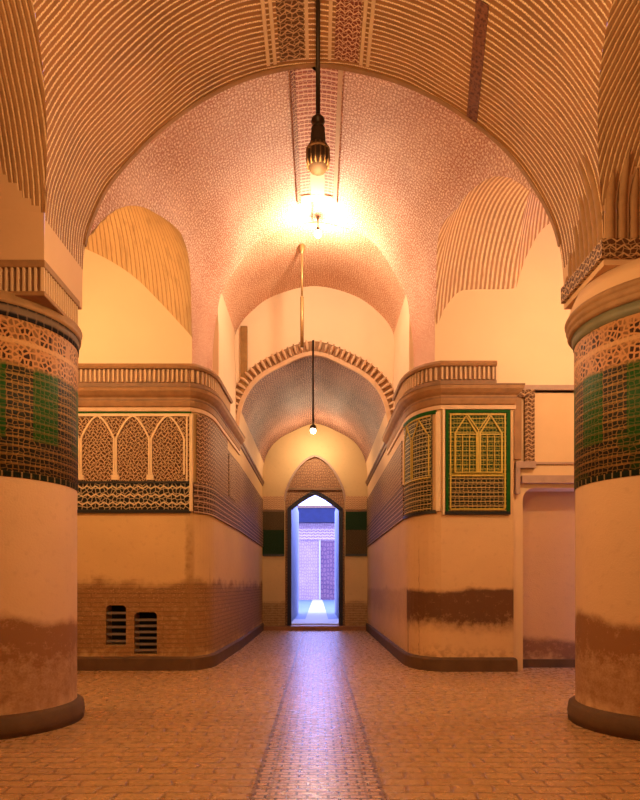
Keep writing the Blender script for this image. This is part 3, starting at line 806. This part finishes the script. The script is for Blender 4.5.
# left chamfer & passage bands
def plan_band(name, path, z0, z1, th, m_, parent=None, origin=None):
    b = MB(); b.sweep([(0, z0), (th, z0), (th, z1), (0, z1)], path); return b.build(name, m_, parent, origin=origin)
lch = arc_path((-2.34, 12.0), (-2.12, 12.1), (-2.07, 12.75))
t = thing('lattice_tile_band', 'brown lattice tile band wrapping the corner and running down the left passage wall', 'tile band', (-2.0, 16, 2.98))
o1 = (-2.0, 16, 2.98)
plan_band('upper_lattice', lch[1:]+[(-2.03, 14.25)], 3.52, 4.82, .02, M['lattice'], t, o1)
plan_band('framed_patch', [(-2.03, 14.35), (-2.01, 15.3)], 3.60, 4.55, .04, M['panel_field'], t, o1)
plan_band('passage_lattice', [(-2.03, 14.25), (-1.98, 16.0), (-1.97, 22.68)], 3.52, 4.62, .02, M['lattice'], t, o1)
plan_band('lower_rows', lch+[(-1.98, 16.0), (-1.97, 22.68)], 2.95, 3.52, .03, M['lattice_dark'], t, o1)
# right
t = thing('lattice_tile_band', 'brown lattice tile band running down the right passage wall', 'tile band', (1.75, 17, 2.95))
o2 = (1.75, 17, 2.95)
plan_band('upper_lattice', [(1.75, 22.68), (1.76, 16.0), (1.768, 13.4)], 3.65, 4.62, .02, M['lattice'], t, o2)
plan_band('lower_rows', [(1.75, 22.68), (1.76, 16.0), (1.768, 13.1)], 2.95, 3.65, .03, M['lattice_dark'], t, o2)
YR = 11.85
t = thing('corner_tile_panel', 'dark curved tile panel with gold net on the rounded corner of the right pier', 'tile panel', (1.95, 12.2, 2.95))
rch = arc_path((1.77, 12.95), (1.80, 12.05), (2.28, 11.85), 12)
o3 = (1.95, 12.2, 2.95)
plan_band('field', rch[:-2], 3.60, 4.80, .03, M['green_dark'], t, o3)
plan_band('lower_rows', rch[:-2], 2.97, 3.60, .03, M['chamfer_tile'], t, o3)
plan_band('border', rch[:-1], 2.93, 2.99, .045, M['black_tile'], t, o3)
plan_band('green_border', rch[:-1], 4.78, 4.84, .045, M['green'], t, o3)
b = MB(); b.sweep([(0, 2.97), (.055, 2.97), (.055, 4.80), (0, 4.80)], [rch[-2], rch[-1]]); b.build('cream_border', M['cream'], t, origin=o3)
def on_path(path, u, z, out):
    L = 0
    for a, c in zip(path[:-1], path[1:]):
        l = math.dist(a, c)
        if u <= L+l or c is path[-1]:
            q = (u-L)/l; d = ((c[0]-a[0])/l, (c[1]-a[1])/l)
            return (a[0]+(c[0]-a[0])*q+d[1]*out, a[1]+(c[1]-a[1])*q-d[0]*out, z)
        L += l
def gold_line(pts, par, nm='arch'):
    b = MB(); P = []
    for (u0, z0_), (u1, z1_) in zip(pts[:-1], pts[1:]):
        for k in range(5): P.append(on_path(rch, u0+(u1-u0)*k/5, z0_+(z1_-z0_)*k/5, .035))
    P.append(on_path(rch, *pts[-1], .035)); b.tube(P, .014, 6); b.build(nm, M['gold'], par, origin=o3)
uL = sum(math.dist(a, c) for a, c in zip(rch[:-3], rch[1:-2]))
for ua, ub in ((.08, uL*.5-.03), (uL*.5+.03, uL-.06)):
    gold_line([(ua, 3.64), (ua, 4.40), ((ua+ub)/2, 4.72), (ub, 4.40), (ub, 3.64)], t)
gold_line([(.04, 3.61), (uL-.02, 3.61)], t, 'gold_border'); gold_line([(.04, 4.75), (uL-.02, 4.75)], t, 'gold_border')
# main green panel
gx0, gx1 = 2.36, 3.55; z0, z1, zm = 2.95, 4.83, 3.62
t = thing('green_tile_panel', 'green framed tile panel with two gold arches on the front of the right pier', 'tile panel', (2.95, YR, z0))
o4 = (2.95, YR, z0)
panel('field', gx0, gx1, zm, z1, YR-.002, .03, M['green_field'], parent=t, origin=o4)
panel('lower_rows', gx0, gx1, z0, zm, YR-.002, .03, M['chamfer_tile'], parent=t, origin=o4)
b = MB(); b.box(gx1-.07, gx1, YR-.05, YR, z0, z1); b.box(gx0, gx1-.07, YR-.05, YR, z1-.05, z1); b.box(gx0, gx0+.05, YR-.05, YR, z0, z1-.05); b.build('green_border', M['green'], t, origin=o4)
b = MB(); b.box(gx0-.02, gx1, YR-.052, YR, z0-.05, z0+.01); b.build('black_border', M['black_tile'], t, origin=o4)
b = MB(); b.box(gx0-.06, gx0-.02, YR-.05, YR, z0-.05, z1+.01); b.build('cream_border', M['cream'], t, origin=o4)
b = MB()
strip(b, [(gx0+.08, zm), (gx1-.10, zm)], .03, YR-.055, YR-.03)
strip(b, [(gx0+.085, z0+.06), (gx0+.085, z1-.08)], .025, YR-.055, YR-.03); strip(b, [(gx1-.10, z0+.06), (gx1-.10, z1-.08)], .025, YR-.055, YR-.03)
strip(b, [(gx0+.08, z0+.05), (gx1-.10, z0+.05)], .025, YR-.055, YR-.03); strip(b, [(gx0+.08, z1-.08), (gx1-.10, z1-.08)], .025, YR-.055, YR-.03)
b.build('gold_border', M['gold'], t, origin=o4)
ww = .40
for x0 in (gx0+.17, gx0+.17+ww+.06):
    b = MB(); x1 = x0+ww
    strip(b, [(x0, zm+.05), (x0, 4.40), (x0+ww/2, 4.72), (x1, 4.40), (x1, zm+.05)], .03, YR-.06, YR-.03)
    strip(b, [(x0, 4.38), (x1, 4.38)], .02, YR-.058, YR-.03); strip(b, [(x0+ww*.33, zm+.05), (x0+ww*.33, 4.38)], .012, YR-.055, YR-.03)
    strip(b, [(x0+ww*.66, zm+.05), (x0+ww*.66, 4.38)], .012, YR-.055, YR-.03); strip(b, [(x0, zm+.06), (x1, zm+.06)], .02, YR-.058, YR-.03)
    b.build('arch', M['gold'], t, origin=(x0, YR, zm))
b = MB(); xm = gx0+.17+ww+.03
strip(b, [(xm-.20, 4.74), (xm, 4.45), (xm+.20, 4.74)], .025, YR-.058, YR-.03); strip(b, [(xm, zm+.05), (xm, 4.45)], .02, YR-.058, YR-.03)
b.build('gold_vee', M['gold'], t, origin=(xm, YR, zm))

# ------------------------------------------------------------------ vent windows in the left pier
for i, (h, nb, lab) in enumerate(((V1, 5, 'barred vent opening low in the left pier, the higher one nearer the big column'),
                                  (V2, 6, 'barred vent opening low in the left pier, the lower one nearer the passage'))):
    x0, x1, z0, z1 = h
    t = thing('vent_opening', lab, 'vent', ((x0+x1)/2, 12.0, z0), 'barred vents in the left pier'); o = ((x0+x1)/2, 12.0, z0)
    b = MB(); b.box(x0, x1, 12.36, 12.4, z0, z1); b.build('back_panel', M['void'], t, origin=o)
    for sx, xx in ((1, x0), (-1, x1)):     # rounded upper corners
        cr = .07; b = MB(); cpts = [(xx, z1)] + [(xx+sx*(cr-cr*math.cos(PI/2*k/5)), z1-cr+cr*math.sin(PI/2*k/5)) for k in range(6)]
        b.poly([(p[0], 12.0, p[1]) for p in cpts]); b.poly([(p[0], 12.12, p[1]) for p in cpts])
        for a, c in zip(cpts[1:-1], cpts[2:]): b.poly([(a[0], 12, a[1]), (c[0], 12, c[1]), (c[0], 12.12, c[1]), (a[0], 12.12, a[1])])
        b.build('corner_fillet', M['moulding'], t, origin=o)
    for k in range(nb):
        z = z0+.05+(z1-z0-.22)*k/(nb-1)
        b = MB(); b.box(x0, x1, 12.05, 12.10, z, z+.045); b.build('bar', M['slat'], t, origin=((x0+x1)/2, 12.05, z))

# ------------------------------------------------------------------ columns
def column(c, lab, right):
    t = thing('tiled_column', lab, 'column', (c[0], c[1], 0)); o = (c[0], c[1], 0)
    b = MB(); b.lathe([(0, 0), (1.08, 0), (1.09, .10), (1.075, .20), (1.05, .22), (1.0, .235)], c, 72); b.build('plinth', M['skirt'], t, True, o)
    b = MB(); b.lathe([(1.0, .225), (1.0, .8), (1.0, 1.6), (1.0, 2.74)], c, 72); b.build('shaft', M['col_shaft'], t, True, o)
    b = MB(); b.lathe([(1.0, 2.74), (1.012, 2.742), (1.012, 4.42), (1.0, 4.421)], c, 72); b.build('tile_band', M['col_tile'], t, True, o)
    if not right:
        b = MB(); b.lathe([(1.0, 4.42), (1.02, 4.422), (1.03, 4.55), (1.0, 4.551)], c, 72)
        bb = b.build('dark_collar', M['text_dark'], t, True, o)
        b = MB(); b.lathe([(1.0, 4.55), (1.045, 4.553), (1.05, 4.60), (1.03, 4.61), (1.06, 4.66), (.9, 4.66)], c, 72); b.build('necking', M['moulding'], t, True, o)
        xi = -2.87; x0 = c[0]-1.1; y0, y1 = 6.72, 7.72
        sq = [(x0, y1), (x0, y0), (xi, y0), (xi, y1)]
        sq = [(x0, y0), (xi, y0), (xi, y1)]
        b = MB(); b.box(x0, xi-.04, y0+.04, y1, 4.66, 5.0); ab = b.build('abacus', M['moulding_dark'], t, False, o)
        b = MB(); b.box(x0, xi, y0, y1, 4.94, 5.02); b.box(x0, xi, y0, y1, 4.64, 4.69); b.build('abacus_rim', M['moulding'], ab, False, o, bevel=.01)
        b = MB()
        for (q, d) in resample(sq, .062):
            n = Vector((d[1], -d[0])); cc = Vector(q)-n*.04; e = Vector(d)
            pr = [cc-e*.016, cc-e*.010+n*.03, cc+e*.010+n*.03, cc+e*.016]
            for a_, b_ in ((0, 1), (1, 2), (2, 3)): b.poly([(*pr[a_], 4.69), (*pr[b_], 4.69), (*pr[b_], 4.94), (*pr[a_], 4.94)])
        b.build('flute', M['moulding_light'], ab, False, o)
    else:
        b = MB(); b.lathe([(1.0, 4.42), (1.02, 4.422), (1.045, 4.54), (1.0, 4.541)], c, 72); b.build('grey_collar', M['mauve_grey'], t, True, o)
        b = MB(); b.lathe([(1.0, 4.54), (1.07, 4.54), (1.09, 4.57), (1.075, 4.60), (1.085, 4.61), (1.105, 4.64), (1.09, 4.67), (1.10, 4.68), (1.12, 4.71), (1.10, 4.745), (1.0, 4.745)], c, 72)
        b.build('ringed_moulding', M['moulding'], t, True, o)
        b = MB(); b.lathe([(1.10, 4.745), (1.06, 4.85), (1.0, 4.99), (.5, 4.995)], c, 72); b.build('sloping_cap', M['plaster_pier'], t, True, o)
M['text_dark'] = band_tile('collar_tile', (0.012, 0.010, 0.012), (0.16, 0.10, 0.07), 0.10, 0.5, 0.0, 0.1, 0.0)
M['mauve_grey'] = plain('grey_green_collar', (0.20, 0.17, 0.10), 0.5, 0.15, 0.3, 5)
column((-3.89, 7.5), 'massive round column with green tile band and square fluted capital at the left edge', False)
column((4.03, 7.35), 'massive round column with green tile band and round ringed capital at the right edge', True)

# muqarnas-like flutes over the right column
t = thing('fluted_springing', 'golden brown pointed flutes springing above the right column', 'vault springing', (3.0, 7.2, 5.05)); o5 = (3.0, 7.2, 5.05)
def Fright(z):       # x of near vault intrados at height z, right side
    best = 3.1
    for (xa, za), (xb, zb_) in zip(FR[:-1], FR[1:]):
        if xa > 0 and (za-z)*(zb_-z) <= 0 and za != zb_: return xa+(xb-xa)*(z-za)/(zb_-za)
    return best
for k in range(9):
    y = 6.86+k*.115; top = 6.25 - k*.11 + (.12 if k % 2 else 0)
    b = MB(); zs = lin(5.06, top, 8); b.tube([(Fright(z)+.012, y, z) for z in zs], [.048]*6+[.042, .03, .006], 8)
    b.build('flute', M['golden'] if 'golden' in M else M['moulding'], t, True, o5)
def near_front(x, z):     # y of pocket surface at height z (front side of the pier)
    s = (z-EYE-3.96-.10*(abs(x)-2.96))/1.25
    return 4.8+2.0*ell(s) if s > 0 else 6.8
for k in range(9):
    x = 3.10+k*.125; top = 5.95 + (.14 if k % 2 else 0) + k*.01
    b = MB(); zs = lin(5.25, top, 9); b.tube([(x, near_front(x, z)-.008, z) for z in zs], [.052]*7+[.045, .03, .006], 8)
    b.build('flute', M['moulding'], t, True, o5)
b = MB(); b.box(2.99, 4.4, 6.74, 6.799, 5.06, 5.25); b.box(2.99, 3.05, 6.801, 7.88, 5.06, 5.25); b.build('patterned_ledge', M['lattice'], t, origin=o5)

# left: chevron ribs above the left pier corner
# dark slot in the near vault
def on_near(px, py):
    """point of the near vault intrados seen at a pixel of the reference view"""
    best = None
    for i in range(NP//2, NP):
        (xa, za), (xb, zb_) = FR[i], FR[i+1]
        for k in range(8):
            q = k/8; x = xa+(xb-xa)*q; z = za+(zb_-za)*q; y = x*F/(px-318)
            e = abs(EYE+(585-py)/F*y-z)
            if best is None or e < best[0]: best = (e, i+q, y)
    return best[1], best[2]
def Fpt(s, y, off=0.0):
    i = int(s); q = s-i; (xa, za), (xb, zb_) = FR[i], FR[min(i+1, NP)]
    d = Vector((xb-xa, zb_-za)).normalized(); n = Vector((d.y, -d.x))
    return (xa+(xb-xa)*q+n.x*off, y, za+(zb_-za)*q+n.y*off)
s0, ya = on_near(473, 118); s1, yb_ = on_near(483, 2)
b = MB(); n = 10
for k in range(n):
    t0, t1 = k/n, (k+1)/n
    sa, sb = s0+(s1-s0)*t0, s0+(s1-s0)*t1; y_a, y_b = 7.9+(yb_-7.9)*t0, 7.9+(yb_-7.9)*t1
    hw = .75
    for off in (.012,):
        b.poly([Fpt(sa-hw, y_a, off), Fpt(sb-hw, y_b, off), Fpt(sb+hw, y_b, off), Fpt(sa+hw, y_a, off)])
    b.poly([Fpt(sa-hw, y_a, 0), Fpt(sb-hw, y_b, 0), Fpt(sb-hw, y_b, .012), Fpt(sa-hw, y_a, .012)])
    b.poly([Fpt(sa+hw, y_a, 0), Fpt(sb+hw, y_b, 0), Fpt(sb+hw, y_b, .012), Fpt(sa+hw, y_a, .012)])
o = struct(b.build('trim_12', M['slot']))

# edge moulding of the near arch
b = MB()
for (wd, dz, mi) in ((.05, .02, 0),):
    for i in range(8, NP-8):
        p, q = Fpt(i, 7.9, .0), Fpt(i+1, 7.9, .0)
        a = [Fpt(i, 7.86, .015), Fpt(i+1, 7.86, .015), Fpt(i+1, 7.92, .015), Fpt(i, 7.92, .015)]
        b.poly(a)
        b.poly([Fpt(i, 7.86, 0), Fpt(i+1, 7.86, 0), Fpt(i+1, 7.86, .015), Fpt(i, 7.86, .015)])
        b.poly([Fpt(i, 7.92, -.1), Fpt(i+1, 7.92, -.1), Fpt(i+1, 7.92, .015), Fpt(i, 7.92, .015)])
struct(b.build('trim_13', M['moulding']))
# ornamental crown strips: near arch and nave
def crown(x0, x1, y0, y1, top, m_, th=.03, name='crown_strip', parent=None, origin=None):
    b = MB(); xs = lin(x0, x1, 4)
    for ya_, yb2 in zip(arr(y0, y1, .5)[:-1], arr(y0, y1, .5)[1:]):
        for xa, xb in zip(xs[:-1], xs[1:]):
            b.poly([(xa, ya_, top(xa, ya_)-th), (xb, ya_, top(xb, ya_)-th), (xb, yb2, top(xb, yb2)-th), (xa, yb2, top(xa, yb2)-th)])
        for x in (x0, x1):
            b.poly([(x, ya_, top(x, ya_)-th), (x, yb2, top(x, yb2)-th), (x, yb2, top(x, yb2)+.02), (x, ya_, top(x, ya_)+.02)])
    for y in (y0, y1):
        for xa, xb in zip(xs[:-1], xs[1:]):
            b.poly([(xa, y, top(xa, y)-th), (xb, y, top(xb, y)-th), (xb, y, top(xb, y)+.02), (xa, y, top(xa, y)+.02)])
    return b.build(name, m_, parent, origin=origin)
t = thing('crown_ornament', 'red bordered brick ornament strip along the crown of the middle vault', 'ornament', (0, 10.5, 9.0)); o6 = (0, 10.5, 9.0)
crown(-.36, .32, 8.0, 12.45, topA, M['crown_strip'], .02, 'strip', t, o6)
crown(-.40, -.33, 8.0, 12.45, topA, M['crown_red'], .045, 'red_border', t, o6)
crown(.29, .36, 8.0, 12.45, topA, M['moulding_light'], .045, 'pale_border', t, o6)
crown(-.34, .28, 12.22, 12.45, topA, M['moulding_light'], .035, 'end_bar', t, o6)
crown(-.14, .12, 10.9, 12.25, topA, M['plaster_pale'], .035, 'pale_inset', t, o6)
t = thing('crown_ornament', 'twin brick ornament strips at the crown of the near arch above the lantern', 'ornament', (0, 7.2, 8.0)); o7 = (0, 7.2, 8.0)
tf = lambda x, y: topF(x)
crown(-.46, -.16, 5.5, 7.76, tf, M['lattice'], .02, 'strip', t, o7)
crown(.20, .48, 5.5, 7.76, tf, M['crown_red'], .02, 'strip', t, o7)
for x in (-.52, -.13, .14, .52, .60, -.60): crown(x-.02, x+.02, 5.5, 7.76, tf, M['moulding_light'], .04, 'rail', t, o7)

# fluted archivolt over the passage arch
t = thing('fluted_archivolt', 'ring of small scalloped flutes round the passage arch', 'archivolt', (-.11, 16, 7.3)); o8 = (-.11, 16, 7.3)
arcc = [p for p in TR if p[1] > EYE+3.78]
def off_curve(cv, w_):
    out = []
    for i, (x, z) in enumerate(cv):
        a = Vector(cv[max(i-1, 0)]); c = Vector(cv[min(i+1, len(cv)-1)]); d = (c-a).normalized(); out.append((x-d.y*w_, z+d.x*w_))
    return out
b = MB(); arch_bar(b, arcc, 15.92, 16.02, .10); b.build('inner_band', M['moulding_light'], t, origin=o8)
c2 = off_curve(arcc, .10)
b = MB(); arch_bar(b, c2, 15.96, 16.02, .26); b.build('ring', M['moulding'], t, origin=o8)
c3, L3 = smooth_curve(c2, 44)
for i in range(45):
    x, z = c3[i]; a = Vector(c3[max(i-1, 0)]); c = Vector(c3[min(i+1, 44)]); d = (c-a).normalized(); n = Vector((-d.y, d.x))
    p = [Vector((x, z))+n*q for q in (.0, .08, .18, .27)]
    b = MB(); b.tube([(p[0].x, 15.95, p[0].y), (p[1].x, 15.91, p[1].y), (p[2].x, 15.89, p[2].y), (p[3].x, 15.93, p[3].y)], [.018, .034, .042, .022], 7)
    b.build('scallop', M['moulding_light'], t, True, (x, 15.95, z))
# dark pilaster strip left of the gable
b = MB(); b.box(-1.93, -1.76, 15.93, 16.0, 6.35, 8.05); struct(b.build('trim_14', M['brass']))
# impost blocks of the arch
for x0, x1 in ((-2.12, -1.92), (1.70, 1.92)):
    b = MB(); b.box(x0, x1, 15.80, 16.05, 5.29, 5.45); struct(b.build('trim_15', M['moulding_light'], bevel=.015))

# ------------------------------------------------------------------ lamps
def ball(b, c, r, sz=1.0, n=20, m_=10, mi=0):
    prof_ = [(r*math.sin(PI*k/m_), c[2]-r*sz*math.cos(PI*k/m_)) for k in range(m_+1)]
    b.lathe([(max(1e-4, p[0]), p[1]) for p in prof_], c, n, mi)
M['lantern_rib'] = plain('lantern_rib_metal', (0.16, 0.075, 0.03), 0.7, 0.2, 0.2, 8)
# near lantern
LY = 5.5; zt_ = topF(0)
def lz(py): return EYE+(585-py)/F*LY
t = thing('pendant_lantern', 'dark bronze lantern on a black rod hanging in front of the near arch', 'lamp', (0, LY, lz(173))); o = (0, LY, lz(173))
b = MB(); b.tube([(0, LY, lz(122)), (0, LY, zt_)], .019, 10); b.build('rod', M['iron'], t, True, o)
b = MB(); b.lathe([(.001, zt_-.08), (.07, zt_-.06), (.09, zt_+.02)], (0, LY), 20); b.build('ceiling_rose', M['iron'], t, True, o)
b = MB(); b.lathe([(.001, lz(114)), (.03, lz(116)), (.055, lz(119)), (.06, lz(122)), (.045, lz(124)), (.05, lz(127)), (.06, lz(129)), (.04, lz(130))], (0, LY), 24); b.build('cap', M['iron'], t, True, o)
b = MB(); b.lathe([(.052, lz(129)), (.062, lz(134)), (.066, lz(142)), (.078, lz(146)), (.06, lz(147))], (0, LY), 24); b.build('neck', M['bronze'], t, True, o)
b = MB(); b.lathe([(.075, lz(145)), (.092, lz(150)), (.095, lz(158)), (.090, lz(166)), (.065, lz(171)), (.02, lz(173.5)), (.001, lz(173.5))], (0, LY), 28); gl = b.build('globe', M['bronze'], t, True, o)
b = MB()
for k in range(14):
    a = 2*PI*k/14; b.tube([(r*math.cos(a), LY+r*math.sin(a), lz(p)) for r, p in ((.080, 146), (.096, 152), (.099, 160), (.088, 168))], .006, 6)
b.build('cage_rib', M['lantern_rib'], gl, True, o)
b = MB(); b.lathe([(.094, lz(149)), (.104, lz(150)), (.104, lz(151)), (.094, lz(152))], (0, LY), 28); b.build('cage_ring', M['lantern_rib'], gl, True, o)
# crown bulb
cz = topA(0, 13.0)
t = thing('bare_bulb', 'glaring bare bulb close under the crown of the middle vault', 'lamp', (0, 13.0, 8.7)); o = (0, 13.0, 8.7)
b = MB(); b.tube([(0, 13.0, 8.80), (0, 13.0, cz)], .012, 8); b.build('cord', M['iron'], t, True, o)
b = MB(); b.tube([(0, 13.0, 8.78), (0, 13.0, 8.86)], .03, 10); b.build('socket', M['iron'], t, True, o)
b = MB(); ball(b, (0, 13.0, 8.73), .075); b.build('bulb', M['glow'], t, True, o)
# passage pendant
ty = 15.7; bz = EYE+(585-430)/F*ty; hy = topF(0)
crz = BR[NP//2][1]
t = thing('pendant_bulb', 'small lit bulb on a long black rod in front of the passage arch', 'lamp', (-.12, ty, bz)); o = (-.12, ty, bz)
b = MB(); b.tube([(-.12, ty, bz+.1), (-.12, ty, EYE+6.0)], .024, 8); b.build('rod', M['iron'], t, True, o)
b = MB(); b.tube([(-.12, ty, EYE+5.98), (-.12, 16.0, EYE+5.98)], .022, 8); b.build('wall_bracket', M['iron'], t, True, o)
b = MB(); b.lathe([(.03, bz+.14), (.07, bz+.10), (.09, bz+.04), (.05, bz+.03)], (-.12, ty), 18); b.build('cap', M['iron'], t, True, o)
b = MB(); ball(b, (-.12, ty, bz-.02), .07); b.build('bulb', M['glow'], t, True, o)
# brass hanging rod
rx, ry = -.35, 14.0
t = thing('hanging_rod', 'thin brass rod hanging from the vault down to the passage arch tip', 'rod', (rx, ry, EYE+5.2)); o = (rx, ry, EYE+5.2)
b = MB(); b.tube([(rx, ry, EYE+5.2), (rx, ry, EYE+6.3)], .038, 8); b.build('lower_rod', M['brass'], t, True, o)
b = MB(); b.tube([(rx, ry, EYE+6.3), (rx, ry, EYE+7.42)], .022, 8); b.build('upper_rod', M['brass'], t, True, o)
b = MB(); b.lathe([(.02, EYE+7.24), (.04, EYE+7.28), (.075, EYE+7.40), (.05, EYE+7.45)], (rx, ry), 14); b.build('ceiling_rose', M['brass'], t, True, o)
# unseen lights of the side bays and passage end
for (x, y, z, lab, top) in ((-4.9, 9.6, 6.3, 'unseen light in the left side bay, no bulb built', pocket_mid(-4.9, 9.6)),
                            (5.0, 9.6, 6.3, 'unseen light in the right side bay, no bulb built', pocket_mid(5.0, 9.6)),
                            (-.1, 20.6, 5.9, 'added light near the end wall, no bulb built', TR[NP//2][1])):
    pass
